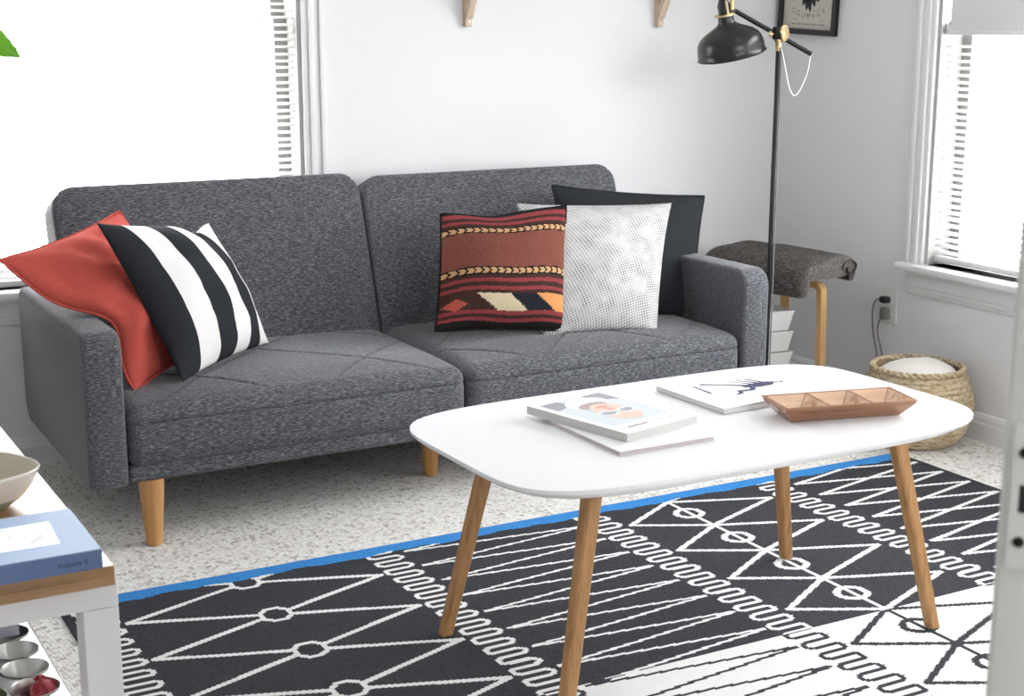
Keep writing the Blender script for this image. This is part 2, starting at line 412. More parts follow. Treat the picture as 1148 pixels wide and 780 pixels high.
for zz in (.864, .926): d.lathe([(0, .0), (.004, 0), (.003, .0015), (0, .002)], 12, mx=frame((.0135, -.0025, zz), (1, 0, 0), (0, 0, 1), (0, -1, 0)))
d.build('latch_screws', 'dark_metal', root)

# ------------------------------------------------------------------ rug
def rug_pattern(u, v):
    """0 black, 1 white, 2 blue; u from the right edge, v from the tape edge towards the camera"""
    if v < -.004 + .004*sin(u*23) + .003*sin(u*61): return 2
    hw = .0062; on = False
    def seg(ax, ay, bx, by, h=hw):
        dx, dy = bx-ax, by-ay; L2 = dx*dx+dy*dy
        t = max(0, min(1, ((u-ax)*dx+(v-ay)*dy)/L2))
        return hypot(u-ax-t*dx, v-ay-t*dy) < h
    def meander(uc, A, left0, per, h=.0058):
        r = per/4; x = u-uc
        if abs(x) > A+h: return False
        if abs(x) <= A-r:
            k = (v-left0-r)/(per/2); return abs(k-round(k))*(per/2) < h
        base = left0 if x > 0 else left0+per/2
        k = (v-base)/per; dv = (k-round(k))*per
        return abs(hypot(abs(x)-(A-r), dv)-r) < h
    if u < .455:
        k0 = math.floor((v-.043)/.1003)
        for k in (k0-1, k0, k0+1, k0+2):
            lv = .043+.1003*k
            for s in (-1, 1): on = on or seg(.446, lv, .02, lv+.004+.1003*s)
    elif u < .565: on = meander(.517, .036, .036, .0545)
    elif u < 1.025:
        k0 = math.floor((v-.104)/.201)
        for k in (k0-1, k0, k0+1, k0+2):
            c = .104+.201*k
            for s in (-1, 1):
                on = on or seg(1.016, c+.004, .836, c+.1*s, .0068) or seg(.576, c-.003, .836, c+.1*s, .0068)
            on = on or abs(hypot((u-.837)*.92, v-c+.003)-.031) < .0075
        on = on or abs(u-.837) < .0062
    elif u < 1.12: on = meander(1.074, .037, .0595, .0545)
    elif u < 1.59:
        k0 = math.floor((v-.008)/.1013)
        for k in (k0-1, k0, k0+1):
            lv = .008+.1013*k
            on = on or seg(1.582, lv, 1.122, lv+.0495, .0042) or seg(1.582, lv, 1.122, lv-.0505, .0042)
    elif u < 1.685 and v > -.1 and abs(u-1.638) < .042: on = meander(1.638, .036, .0605, .0535)
    elif u < 2.262:
        k0 = math.floor((v-.018)/.2)
        for k in (k0-1, k0, k0+1):
            c = .018+.2*k
            dx, dy = abs(u-1.972), abs(v-c)
            dd = max(dx, dy, (dx+dy)*.7071)
            if dd < .026: return None, False
            if dd < .038: return None, True
            for s in (-1, 1):
                on = on or seg(2.257, c+.1*s, 1.972, c, .0068) or seg(1.688, c+.1*s, 1.972, c, .0068)
    elif u < 2.35: on = meander(2.308, .036, .126, .0545)
    return None, on
def build_rug():
    U, V0, V1, du, dv = 2.365, -.052, 1.50, .0055, .0038
    nu, nv = int(U/du), int((V1-V0)/dv)
    vs = []; fs = []; ms = []
    for j in range(nv+1):
        for i in range(nu+1):
            z = .006+.0006*noise.noise((i*.05, j*.05, 0))
            vs.append((i*du, V0+j*dv, z))
    for j in range(nv):
        for i in range(nu):
            u = (i+.5)*du; v = V0+(j+.5)*dv
            q = rug_pattern(u, v)
            if q == 2: c = 2
            else:
                on = q[1]; c = 1 if on else 0
                if v > .812: c = 1-c
            a = j*(nu+1)+i
            fs.append((a, a+1, a+nu+2, a+nu+1)); ms.append(c)
    b = MB(); b.v = vs; b.f = fs; b.m = ms
    e = len(vs); ring = [i for i in range(nu+1)]+[j*(nu+1)+nu for j in range(1, nu+1-nu+nv)]
    ring = list(range(nu+1))+[j*(nu+1)+nu for j in range(1, nv+1)]+[nv*(nu+1)+i for i in range(nu-1, -1, -1)]+[j*(nu+1) for j in range(nv-1, 0, -1)]
    low = [(vs[i][0], vs[i][1], .0005) for i in ring]; n = len(ring)
    b.v = vs+low
    for k in range(n):
        b.f.append((ring[k], e+k, e+(k+1) % n, ring[(k+1) % n])); b.m.append(2 if vs[ring[k]][1] < -.01 and False else 0)
    o = b.build('area_rug', ['rug_black', 'rug_white', 'rug_blue'], smooth=False)
    o.location = (2.841, 3.011, 0); o.rotation_euler = (0, 0, radians(181.23))
    tag(o, 'black and white flatwoven rug with line patterns and a blue border along its far edge', 'rug')
build_rug()

# ------------------------------------------------------------------ sofa
TH = radians(1.25)
sofa = empty('sofa', (.612, 3.268, 0), TH)
tag(sofa, 'charcoal grey two seat fabric sofa on tapered wooden legs', 'sofa')
SW, AT = 1.945, .090
def arm(x0):
    y0, y1, z0, z1 = 0, .765, .158, .527
    def arcpts():
        pts = []
        for cx, cz, r, a0 in ((y0+.05, z1-.05, .05, 90), (y0+.022, z0+.022, .022, 180), (y1-.06, z0+.06, .06, 270), (y1-.05, z1-.05, .05, 0)):
            for k in range(7):
                a = radians(a0+90*k/6); pts.append((cx+r*cos(a), cz+r*sin(a)))
        return pts
    mx = frame((x0, 0, 0), (0, 1, 0), (0, 0, 1), (1, 0, 0))
    return MB().prism(arcpts(), 0, AT, bev=.013, mx=mx, seg=3)
arm(0).build('armrest', 'sofa', sofa); arm(SW-AT).build('armrest', 'sofa', sofa)
MB().rbox((AT+.002, .012, .163), (SW-AT-.002, .70, .204), .012, (20, 8, 2)).build('base_rail', 'sofa', sofa)
half = (SW-2*AT)/2
def groove(d, w=.006, depth=.006): return -depth*math.exp(-(d/w)**2)
def seat(x0, ph):
    def crown(p, h):
        u, v = p.x/h.x, p.y/h.y
        z = p.z
        if p.z > 0:
            t = max(0, 1-abs(u)**3.2)*max(0, 1-abs(v)**4)
            z += .020*t*(p.z/h.z) - .010*max(0, -v-.55)*(p.z/h.z)
            g = 0
            for s in (1, -1):
                for c in (-.44, 0, .44):
                    g += groove((p.x+s*p.y*1.0-c-ph*s)/1.414, .0035, .006 if s > 0 else .004)
            if p.z > h.z*.6: z += g*t**.3
        y = p.y
        if p.y < -h.y*.9:
            y -= .006*(1-(p.z/h.z)**2)
            y -= groove(p.z-(h.z-.042), .004, .005)
        return (p.x, y, z)
    return MB().rbox((x0+.003, .004, .196), (x0+half-.003, .60, .348), .034, (190, 120, 22), crown)
seat(AT, .08).build('seat_cushion', 'sofa', sofa); seat(AT+half, -.08).build('seat_cushion', 'sofa', sofa)
def back(x0, drop):
    lean = radians(19)
    def crown(p, h):
        u, w_ = p.x/h.x, p.z/h.z
        y = p.y
        if p.y < 0:
            t = max(0, 1-abs(u)**4)*max(0, 1-abs(w_)**4); y -= .012*t
            g = 0
            for s in (1, -1):
                for c in (-.4, .4): g += groove((p.x+s*p.z-c)/1.414, .004, .004)
            y -= g*t**.3
        z = p.z
        # rounded upper corners
        r = .062; cx = h.x-r; cz = h.z-r
        x = p.x
        if abs(x) > cx and z > cz:
            dx, dz = abs(x)-cx, z-cz; L = max(dx, dz); e = hypot(dx, dz)
            if e > 1e-6: x = math.copysign(cx+dx*L/e, x); z = cz+dz*L/e
        return (x, y, z)
    mx = Matrix.Translation((x0+half/2, .530, .285)) @ Matrix.Rotation(-lean, 4, 'X')
    hh = .535-drop
    return MB().rbox((-half/2+.002, 0, 0), (half/2-.002, .135, hh), .014, (130, 6, 80), crown, mx=mx)
back(AT, 0).build('backrest', 'sofa', sofa); back(AT+half, .012).build('backrest', 'sofa', sofa)
for lx, ly, sx, sy in ((.150, .045, -.003, -.012), (SW/2-.012, .215, 0, 0), (SW-.15, .045, .003, -.012), (.150, .66, -.003, .012), (SW-.15, .66, .003, .012)):
    b = MB(); k = 28
    prof = [(0, 0), (.017, 0), (.019, .002), (.0315, .162), (0, .162)]
    b.lathe(prof, 28); b.v = [(x+lx+sx*(1-z/.162), y+ly+sy*(1-z/.162), z+.001) for x, y, z in b.v]
    b.build('leg', 'beech', sofa)

# ------------------------------------------------------------------ pillows
def pillow(name, C4, T, matf, mats, n=44, pinch=.05, label='', piping=None, pr=.004, dents=(), wr=.004, seed=0, edge=None, bulge_p=2.2):
    """C4 = top-left, top-right, bottom-right, bottom-left as the viewer sees it; matf(u, v) gives a slot, v downwards"""
    TL, TR, BR, BL = [Vector(c) for c in C4]
    base = (BL+BR)/2
    nrm = (TR-BL).cross(TL-BR); nrm.normalize()
    if nrm.y > 0: nrm = -nrm
    mid = (TL+TR+BL+BR)/4
    def at(u, v):
        # pincushion outline
        pu = .5+(u-.5)*(1-pinch*(1-(2*v-1)**2)**1); pv = .5+(v-.5)*(1-pinch*(1-(2*u-1)**2)**1)
        p = TL*(1-pu)*(1-pv)+TR*pu*(1-pv)+BR*pu*pv+BL*(1-pu)*pv
        if edge: p = p+Vector(edge(u, v))
        return p
    def thick(u, v):
        a = max(0, 1-abs(2*u-1)**bulge_p); b = max(0, 1-abs(2*v-1)**bulge_p)
        t = (a*b)**.62
        for (du, dv, r, k) in dents: t -= k*math.exp(-((u-du)**2+(v-dv)**2)/r**2)*min(1, a*b*3)
        return t
    b = MB(); idx = {}; uvs = []
    def vert(side, i, j):
        if i in (0, n) or j in (0, n): side = 0
        key = (side, i, j)
        if key not in idx:
            u, v = i/n, j/n
            # finer spacing near the seams
            u2 = .5-.5*cos(pi*u)*.35-.65*(.5-u); v2 = .5-.5*cos(pi*v)*.35-.65*(.5-v)
            h = 0
            if side:
                h = T/2*thick(u2, v2)*(1 if side > 0 else .4)
                q = Vector((u2*5+seed, v2*5, side*3.))
                h += wr*noise.noise(q)*min(1, 4*u2*(1-u2)*4*v2*(1-v2)*3) + wr*.8*abs(noise.noise(Vector((u2*3.3+seed*2, v2*11, 1.5))))*min(1, 10*u2*(1-u2)*v2*(1-v2))
            idx[key] = len(b.v); b.v.append(tuple(at(u2, v2)+nrm*(h*side))); uvs.append((u2, 1-v2))
        return idx[key]
    for side in (1, -1):
        for i in range(n):
            for j in range(n):
                q = [vert(side, i, j), vert(side, i, j+1), vert(side, i+1, j+1), vert(side, i+1, j)]
                if side < 0: q = q[::-1]
                uu = sum(uvs[k][0] for k in q)/4; vv = 1-sum(uvs[k][1] for k in q)/4
                b.f.append(tuple(q)); b.m.append(matf(uu, vv) if side > 0 else matf(uu, vv) if matf else 0)
    b.uv = uvs
    o = b.build(name, mats, angle=180)
    # origin at the base of the pillow
    o.data.transform(Matrix.Translation(-base)); o.location = base
    if piping:
        ring = [at(t, 0) for t in [k/24 for k in range(24)]]+[at(1, t) for t in [k/24 for k in range(24)]]+[at(1-t, 1) for t in [k/24 for k in range(24)]]+[at(0, 1-t) for t in [k/24 for k in range(25)]]
        MB().tube([p-base for p in ring], pr, 8).build('piping', piping, o)
    tag(o, label, 'pillow', 'throw pillows on the sofa')
    return o
# red linen pillow leaning into the left corner, its tip out over the armrest
pillow('throw_pillow', ((.488, 3.53, .672), (.820, 3.76, .742), (1.02, 3.62, .40), (.757, 3.415, .348)), .16,
       lambda u, v: 0, ['red_linen'], pinch=.06, wr=.020, seed=3, label='plain rust red pillow leaning over the left armrest', piping='red_linen', pr=.0035,
       edge=lambda u, v: tuple(q*math.exp(-((v-.62)/.2)**2)*(1-u)**1.5 for q in (.058, -.01, .042)))
def stripes(u, v):
    for e, c in ((.17, 0), (.36, 1), (.53, 0), (.71, 1), (.87, 0), (1.1, 1)):
        if u < e: return c
pillow('throw_pillow', ((.706, 3.49, .750), (1.035, 3.70, .706), (1.185, 3.70, .372), (.868, 3.395, .366)), .17, stripes, ['black_cotton', 'white_cotton'], n=64,
       pinch=.05, seed=5, wr=.007, label='pillow with bold black and white vertical stripes', edge=lambda u, v: (0, 0, -.03*math.exp(-((u-.80)/.11)**2)*max(0, 1-v*3.0)))
# black linen pillow at the back
pillow('throw_pillow', ((2.110, 3.80, .741), (2.612, 3.73, .690), (2.498, 3.60, .345), (2.08, 3.64, .36)), .12, lambda u, v: 0, ['black_linen'], pinch=.045, seed=8,
       wr=.006, label='plain black pillow behind the grey one against the right armrest', piping='black_linen', pr=.0035)
pillow('throw_pillow', ((1.925, 3.675, .711), (2.445, 3.66, .686), (2.245, 3.42, .354), (1.90, 3.47, .358)), .17, lambda u, v: 0, ['houndstooth'], pinch=.05, seed=11, wr=.006,
       dents=((.82, .42, .05, .12), (.72, .62, .07, .1)), label='light grey finely patterned pillow between the kilim and black ones')
def kilim(u, v):
    K = dict(black=0, red=1, brown=2, rust=3, gold=4, cream=5, navy=6, orange=7, coral=8)
    v = v+.010*sin(u*9)-.012*(u-.5)
    def chev(v0, v1):
        t = (v-v0)/(v1-v0)
        if t < .16 or t > .84: return K['black']
        s = (u*18+(.5*abs(t-.5)*2)) % 1
        return K['gold'] if s < .70 else K['black']
    if v < .03: return K['black']
    for e, c in ((.075, 'red'), (.105, 'brown'), (.135, 'red'), (.165, 'brown')):
        if v < e: return K[c]
    if v < .225: return chev(.165, .225)
    if v < .53: return K['rust']
    if v < .595: return chev(.53, .595)
    for e, c in ((.625, 'brown'), (.655, 'red'), (.69, 'brown'), (.72, 'red'), (.745, 'brown')):
        if v < e: return K[c]
    if v < .875:
        st = math.floor((v-.745)/.013)*.018
        if .24+st < u < .49+st*.9: return K['cream']
        if .49+st*.9 <= u < .70+st: return K['navy']
        if .70+st <= u: return K['orange']
        w_ = .10-abs(v-.83)*1.8
        if abs(u-.10) < math.floor(w_/.018)*.018 and v > .775: return K['coral']
        return K['brown']
    for e, c in ((.905, 'red'), (.93, 'brown'), (.955, 'red')):
        if v < e: return K[c]
    return K['black']
pillow('throw_pillow', ((1.665, 3.63, .700), (2.045, 3.60, .705), (1.975, 3.46, .372), (1.585, 3.50, .402)), .17, kilim,
       ['k_black', 'k_red', 'k_brown', 'k_rust', 'k_gold', 'k_cream', 'k_navy', 'k_orange', 'k_coral'], n=170, pinch=.04, seed=14, wr=.005,
       label='rust red kilim pillow with woven stripes and geometric motifs', piping='k_black', pr=.0035, edge=lambda u, v: (0, 0, -.012*math.exp(-((u-.4)/.2)**2)*max(0, 1-v*3)))

# ------------------------------------------------------------------ coffee table
TT = .453
tab = empty('coffee_table', (1.593, 2.281, 0), .037)
tag(tab, 'white rounded rectangular coffee table on four angled oak legs', 'coffee table')
def supere(a, b, n, k=120):
    return [(a*math.copysign(abs(cos(t))**(2/n), cos(t)), b*math.copysign(abs(sin(t))**(2/n), sin(t))) for t in [2*pi*i/k for i in range(k)]]
tb = MB(); vs = []; fs = []; K_ = 160
rings = [(.0, TT), (.9985, TT), (1.0, TT-.0009), (1.0, TT-.0065), (.988, TT-.0125), (.955, TT-.020), (.0, TT-.020)]
sh = []
for i in range(K_):
    t = 2*pi*(i+.5)/K_; c, s = cos(t), sin(t); n_ = 5.2
    r = (abs(c/.538)**n_+abs(s/.304)**n_)**(-1/n_); sh.append((r*c, r*s))
for q, z in rings[1:-1]: vs += [(x*q, y*q, z) for x, y in sh]
for k in range(len(rings)-3):
    for i in range(K_): fs.append((k*K_+i, (k+1)*K_+i, (k+1)*K_+(i+1) % K_, k*K_+(i+1) % K_))
fs.append(tuple(range(K_))); fs.append(tuple((len(rings)-3)*K_+i for i in range(K_))[::-1])
tb.add(vs, fs); tb.build('tabletop', 'white_lacquer', tab, angle=30)
for sx, sy in ((-1, 1), (1, 1), (1, -1), (-1, -1)):
    top = Vector((sx*.353, sy*.178, TT-.0195)); foot = Vector((sx*.441, sy*.228, .0075))
    b = MB(); ax = (top-foot).normalized()
    xx = Vector((1, 0, 0)); xx = (xx-ax*xx.dot(ax)).normalized(); yy = ax.cross(xx)
    def ring_(c, h):
        ch = h*.28; o = []
        for x, y in ((h, h-ch), (h-ch, h), (-h+ch, h), (-h, h-ch), (-h, -h+ch), (-h+ch, -h), (h-ch, -h), (h, -h+ch)): o.append(c+xx*x+yy*y)
        return o
    r0, r1 = ring_(foot, .0125), ring_(top, .0158)
    for p in r0: p.z = foot.z
    for p in r1: p.z = top.z
    b.add(r0+r1, [(i, (i+1) % 8, 8+(i+1) % 8, 8+i) for i in range(8)]+[tuple(range(8))[::-1], tuple(range(8, 16))])
    b.build('leg', 'oak', tab, smooth=False)

def quad_frame(L, F, R):
    """frame on the table: origin F, x towards R, y towards L"""
    F = Vector(F); x = (Vector(R)-F); y = Vector(L)-F
    w_, d_ = x.length, y.length; x.normalize(); z = Vector((0, 0, 1)); y2 = z.cross(x)
    return frame(F, x, y2, z), w_, d_
# lower magazine, closed, with mauve page edges
TZ = TT+.0005
mx, w_, d_ = quad_frame((1.256, 2.370, TZ), (1.320, 2.124, TZ), (1.525, 2.130, TZ))
o = empty('magazine'); o.matrix_world = mx
tag(o, 'thin white magazine with mauve edges lying under the portrait magazine', 'magazine', 'magazines on the coffee table')
MB().box((.001, .001, .0006), (.209, .254, .0075), bev=.0004).build('pages', 'mauve_paper', o, smooth=False)
MB().box((0, 0, .0075), (.210, .255, .0088), bev=.0005).box((0, 0, 0), (.210, .255, .0007)).build('cover', 'paper', o, smooth=False)
# upper magazine with a portrait cover
mx, w_, d_ = quad_frame((1.275, 2.427, TZ+.0095), (1.362, 2.166, TZ+.0095), (1.546, 2.214, TZ+.0095))
o = empty('magazine'); o.matrix_world = mx
tag(o, 'thick white magazine whose cover photo shows a face in white sunglasses', 'magazine', 'magazines on the coffee table')
W_, D_, H_ = .196, .272, .0165
MB().box((.001, .001, .0006), (W_-.001, D_-.001, H_-.001), bev=.0006).build('pages', 'paper_edge', o, smooth=False)
c = MB(); c.box((0, 0, H_-.001), (W_, D_, H_), bev=.0004).box((0, 0, 0), (W_, D_, .0007))
def flat(c, poly, z, mi): c.add([(x, y, z) for x, y in poly], [tuple(range(len(poly)))], mi)
def ell(cx, cy, a, b, rot=0, n=28):
    return [(cx+a*cos(t)*cos(rot)-b*sin(t)*sin(rot), cy+a*cos(t)*sin(rot)+b*sin(t)*cos(rot)) for t in [2*pi*i/n for i in range(n)]]
z = H_+.0001; e = .00006
flat(c, [(.016, .052), (.178, .052), (.178, .250), (.016, .250)], z, 1)                # pale photo ground
flat(c, [(.016, .196), (.070, .214), (.062, .250), (.016, .250)], z+e, 2)             # dark background corners
flat(c, [(.140, .206), (.178, .190), (.178, .250), (.128, .250)], z+e, 2)
flat(c, ell(.100, .205, .052, .036, .1), z+2*e, 3)                                       # white scarf
flat(c, ell(.096, .182, .036, .022, .1), z+3*e, 7)                                       # hair / shadow
flat(c, ell(.102, .126, .040, .062, -.05), z+4*e, 4)                                     # face
flat(c, ell(.102, .166, .016, .008), z+5*e, 5)                                          # lips
flat(c, ell(.103, .146, .008, .012), z+5*e, 5)
for sx in (-1, 1):
    flat(c, ell(.102+sx*.024, .122, .023, .017, sx*.2), z+6*e, 3)
    flat(c, ell(.102+sx*.024, .122, .0165, .0108, sx*.2), z+7*e, 6)
flat(c, [(.094, .120), (.110, .120), (.110, .125), (.094, .125)], z+6*e, 3)
for k in range(7): flat(c, [(.034+k*.0075, .026), (.039+k*.0075, .026), (.039+k*.0075, .033), (.034+k*.0075, .033)], z, 8)
for k in range(9): flat(c, [(.112+k*.006, .030), (.116+k*.006, .030), (.116+k*.006, .032), (.112+k*.006, .032)], z, 8)
c.build('cover', ['paper', 'photo_grey', 'photo_dark', 'photo_white', 'skin_print', 'pink_print', 'lens_print', 'hair_print', 'ink_grey'], o, smooth=False)
# ink drawing magazine near the back edge
mx, w_, d_ = quad_frame((1.652, 2.500, TZ), (1.653, 2.272, TZ), (1.935, 2.290, TZ))
o = empty('magazine'); o.matrix_world = mx
tag(o, 'white magazine with a dark ink figure drawn on its cover', 'magazine', 'magazines on the coffee table')
W_, D_, H_ = .283, .226, .012
MB().box((.001, .001, .0006), (W_-.001, D_-.001, H_-.001), bev=.0006).build('pages', 'paper_edge', o, smooth=False)
def wav(x, y): return .0022*max(0, 1-y/.12)*(.5+.5*sin(x*28-1.2))
c = MB(); nx, ny = 30, 16; vs = []; fs = []
for zz in (0, 1):
    for j in range(ny+1):
        for i in range(nx+1):
            x, y = W_*i/nx, D_*j/ny; vs.append((x, y, H_-.0009*(1-zz)+wav(x, y)))
for j in range(ny):
    for i in range(nx):
        a = j*(nx+1)+i; b_ = a+(nx+1)*(ny+1); fs += [(a, a+nx+1, a+nx+2, a+1), (b_, b_+1, b_+nx+2, b_+nx+1)]
off = (nx+1)*(ny+1)
rim = list(range(nx+1))+[j*(nx+1)+nx for j in range(1, ny+1)]+[ny*(nx+1)+i for i in range(nx-1, -1, -1)]+[j*(nx+1) for j in range(ny-1, 0, -1)]
for k in range(len(rim)): a, b_ = rim[k], rim[(k+1) % len(rim)]; fs.append((a, b_, b_+off, a+off))
c.add(vs, fs)
def stroke(pts, ws):
    pts = [Vector((p[0], p[1], 0)) for p in pts]; L = []; R_ = []
    for i, p in enumerate(pts):
        t = (pts[min(i+1, len(pts)-1)]-pts[max(i-1, 0)]).normalized(); n_ = Vector((-t.y, t.x, 0))*ws[min(i, len(ws)-1)]/2
        L.append(p+n_); R_.append(p-n_)
    k = len(pts); vs = [(p.x, p.y, H_+.0003+wav(p.x, p.y)) for p in L+R_]
    c.add(vs, [(i, k+i, k+i+1, i+1) for i in range(k-1)], 1)
# strokes in cover coordinates, taken from where the figure lies
stroke([(.061, .178), (.056, .110)], [.004, .007])
stroke([(.083, .183), (.096, .175), (.118, .160), (.160, .128), (.182, .112)], [.010, .008, .006, .010, .012])
stroke([(.150, .122), (.182, .118), (.215, .120), (.228, .126)], [.014, .030, .030, .016])
stroke([(.165, .108), (.150, .092), (.118, .095), (.112, .080), (.092, .072)], [.014, .012, .013, .010, .004])
stroke([(.226, .126), (.240, .118), (.252, .114), (.254, .124)], [.010, .006, .006, .003])
stroke([(.172, .176), (.188, .150), (.200, .128)], [.004, .006, .012])
stroke([(.196, .172), (.206, .148), (.212, .128)], [.006, .006, .012])
stroke([(.150, .170), (.166, .156), (.180, .132)], [.003, .004, .008])
c.build('cover', ['paper', 'ink_navy'], o, smooth=False)

# three well wooden tray
tr_ = empty('wooden_tray', (1.857, 2.172, TT+.0006), -.225)
tag(tr_, 'long brown wooden serving tray with three square hollows', 'tray')
TW, TD, TH_ = .284, .112, .034
def tray():
    b = MB(); bm = bmesh.new()
    ox, oy = TW/2, TD/2; bx, by = TW/2-.026, TD/2-.022
    cells = []; wd_ = (TW-.010)/3
    # top lattice
    xs = [-ox]; 
    for k in range(3): xs += [-TW/2+.005+wd_*k+.0025, -TW/2+.005+wd_*(k+1)-.0025]
    xs += [ox]; ys = [-oy, -oy+.006, oy-.006, oy]
    g = {}
    for i, x in enumerate(xs):
        for j, y in enumerate(ys): g[i, j] = bm.verts.new((x, y, TH_))
    fm = {}
    for i in range(7):
        for j in range(3):
            well = j == 1 and i % 2 == 1
            if not well: bm.faces.new((g[i, j], g[i+1, j], g[i+1, j+1], g[i, j+1]))
            else:
                cx = (xs[i]+xs[i+1])/2; r1 = []; 
                for (a, b2) in ((i, j), (i+1, j), (i+1, j+1), (i, j+1)):
                    p = g[a, b2].co; r1.append(bm.verts.new((cx+(p.x-cx)*.30, p.y*.24, .005)))
                q = [g[i, j], g[i+1, j], g[i+1, j+1], g[i, j+1]]
                for k in range(4):
                    f = bm.faces.new((q[k], q[(k+1) % 4], r1[(k+1) % 4], r1[k])); f.material_index = 1
                bm.faces.new(r1).material_index = 1
    lo = [bm.verts.new((sx*bx, sy*by, 0)) for sx, sy in ((-1, -1), (1, -1), (1, 1), (-1, 1))]
    md = [bm.verts.new((sx*(ox-.004), sy*(oy-.004), TH_-.009)) for sx, sy in ((-1, -1), (1, -1), (1, 1), (-1, 1))]
    edges = [[g[i, 0] for i in range(8)], [g[7, j] for j in range(4)], [g[i, 3] for i in range(7, -1, -1)], [g[0, j] for j in range(3, -1, -1)]]
    for k in range(4):
        f = bm.faces.new(edges[k][::-1]+[md[k], md[(k+1) % 4]])
        bm.faces.new((md[(k+1) % 4], md[k], lo[k], lo[(k+1) % 4]))
    bm.faces.new(lo[::-1])
    bmesh.ops.recalc_face_normals(bm, faces=list(bm.faces))
    bmesh.ops.bevel(bm, geom=list(bm.edges), offset=.0012, segments=2, profile=.6, affect='EDGES')
    mi_ = [f.material_index for f in bm.faces]; b.frombm(bm); b.m = mi_; return b
tray().build('tray_body', ['acacia', 'acacia_pale'], tr_, angle=35)

# ------------------------------------------------------------------ white side table in the left foreground
SR = radians(1.9)
st = empty('side_table', (.398, 1.976, 0), SR)          # origin at its near right corner
tag(st, 'white side table with a wooden board top in the left foreground', 'side table')
LX, LY = .55, 1.15
MB().box((-LX, 0, .40), (0, LY, .45), bev=.0015).build('tabletop', 'white_lacquer', st, smooth=False)
for lx, ly in ((-.05, 0), (-LX, 0), (-.05, LY-.05), (-LX, LY-.05)):
    MB().box((lx, ly, 0), (lx+.05, ly+.05, .3995), bev=.0015).build('leg', 'white_lacquer', st, smooth=False)
MB().box((-LX+.055, .02, .128), (-.056, LY-.02, .146), bev=.001).build('lower_shelf', 'white_lacquer', st, smooth=False)
b = MB()
for k in range(2): b.box((-LX-.012, -.048+k*0, .4502+k*.0145), (-.014, LY+.02, .4502+.0143+k*.0145), bev=.0012)
b.build('wooden_board', 'board', st, smooth=False)

# blue book
bk = empty('book', (.3695, 1.925, .4795), radians(1.5))
tag(bk, 'pale blue hardback book with a white picture panel on the side table', 'book')
BW, BD, BH = .27, .196, .027
MB().box((-BW+.003, .003, .003), (-.003, BD-.003, BH-.003)).build('pages', 'paper_edge', bk, smooth=False)
c = MB(); c.box((-BW, 0, BH-.003), (0, BD, BH), bev=.0008).box((-BW, 0, 0), (0, BD, .003), bev=.0008)
pz = BH+.0001
flat(c, [(-.235, .050), (-.045, .050), (-.040, .150), (-.235, .150)], pz, 1)
flat(c, [(-.16, .137), (-.10, .142), (-.05, .146), (-.10, .1385)], pz+.0001, 2)
flat(c, [(-.12, .082), (-.10, .098), (-.098, .120), (-.104, .100)], pz+.0001, 2)
flat(c, [(-.235, .104), (-.18, .110), (-.16, .122), (-.19, .108)], pz+.0001, 2)
flat(c, [(-.085, .062), (-.06, .075), (-.058, .105), (-.075, .085)], pz+.0001, 2)
c.build('cover', ['blue_cloth', 'photo_white', 'sketch_grey'], bk, smooth=False)
sp = MB().box((-BW, -.0015, 0), (0, .0025, BH), bev=.0008)
vs, fs = text_mesh('Volume 5', .0105)
mxl = frame((-.040, -.0017, .0095), (1, 0, 0), (0, 0, 1))
sp.add([mxl @ Vector(v) for v in vs], fs, 1)
sp.build('spine', ['blue_spine', 'ink'], bk, smooth=False)

# ceramic bowl
bw = empty('bowl', (.259, 2.268, .4796))
tag(bw, 'cream ceramic bowl with a sage green glazed foot on the side table', 'bowl')
def squircle(mbv, k=.10):
    out = []
    for x, y, z in mbv:
        a = atan2(y, x); s = 1+k*cos(4*(a+.32))*.5*min(1, z/.02)
        out.append((x*s, y*s, z))
    return out
o_ = [(0, 0), (.036, 0), (.044, .004), (.060, .018), (.074, .036), (.083, .056), (.0862, .0615), (.0850, .0635), (.0825, .0625)]
b = MB(); b.lathe([p for p in o_ if p[1] <= .02], 56, 1); lo_ = b
b.lathe([(.060, .018)]+o_[4:], 56, 0)
b.lathe([(.0825, .0625), (.079, .056), (.069, .036), (.054, .018), (.034, .008), (0, .006)], 56, 2)
b.v = squircle(b.v); b.build('bowl_body', ['ceramic', 'sage', 'ceramic_in'], bw, angle=60)

# muffin tin on the lower shelf
tin = empty('muffin_tin', (.353, 2.05, .1462), SR)
tag(tin, 'shiny steel muffin tin with deep round cups under the side table', 'muffin tin')
cups = [(-.0405-.080*a, .070+.0785*k) for a in range(3) for k in range(6)]
def plate():
    bm = bmesh.new(); X0, X1, Y0, Y1, z = -.25, .003, .02, .52, .054
    outer = []
    for cx, cy, a0 in ((X1-.02, Y0+.02, 270), (X1-.02, Y1-.02, 0), (X0+.02, Y1-.02, 90), (X0+.02, Y0+.02, 180)):
        for k in range(6): a = radians(a0+90*k/5); outer.append((cx+.02*cos(a), cy+.02*sin(a)))
    loops = [[Vector((x, y, 0)) for x, y in outer]]
    for cx, cy in cups: loops.append([Vector((cx+.0362*cos(2*pi*k/28), cy+.0362*sin(2*pi*k/28), 0)) for k in range(28)])
    tris = geometry.tessellate_polygon(loops)
    pts = [p for l in loops for p in l]
    m_ = MB(); m_.add([(p.x, p.y, z) for p in pts], [tuple(t) for t in tris])
    n = len(outer); m_.tube([(x, y, z-.0015) for x, y in outer]+[(outer[0][0], outer[0][1], z-.0015)], .0026, 8, cap=False)
    return m_
plate().build('tray_plate', 'steel', tin, angle=30)
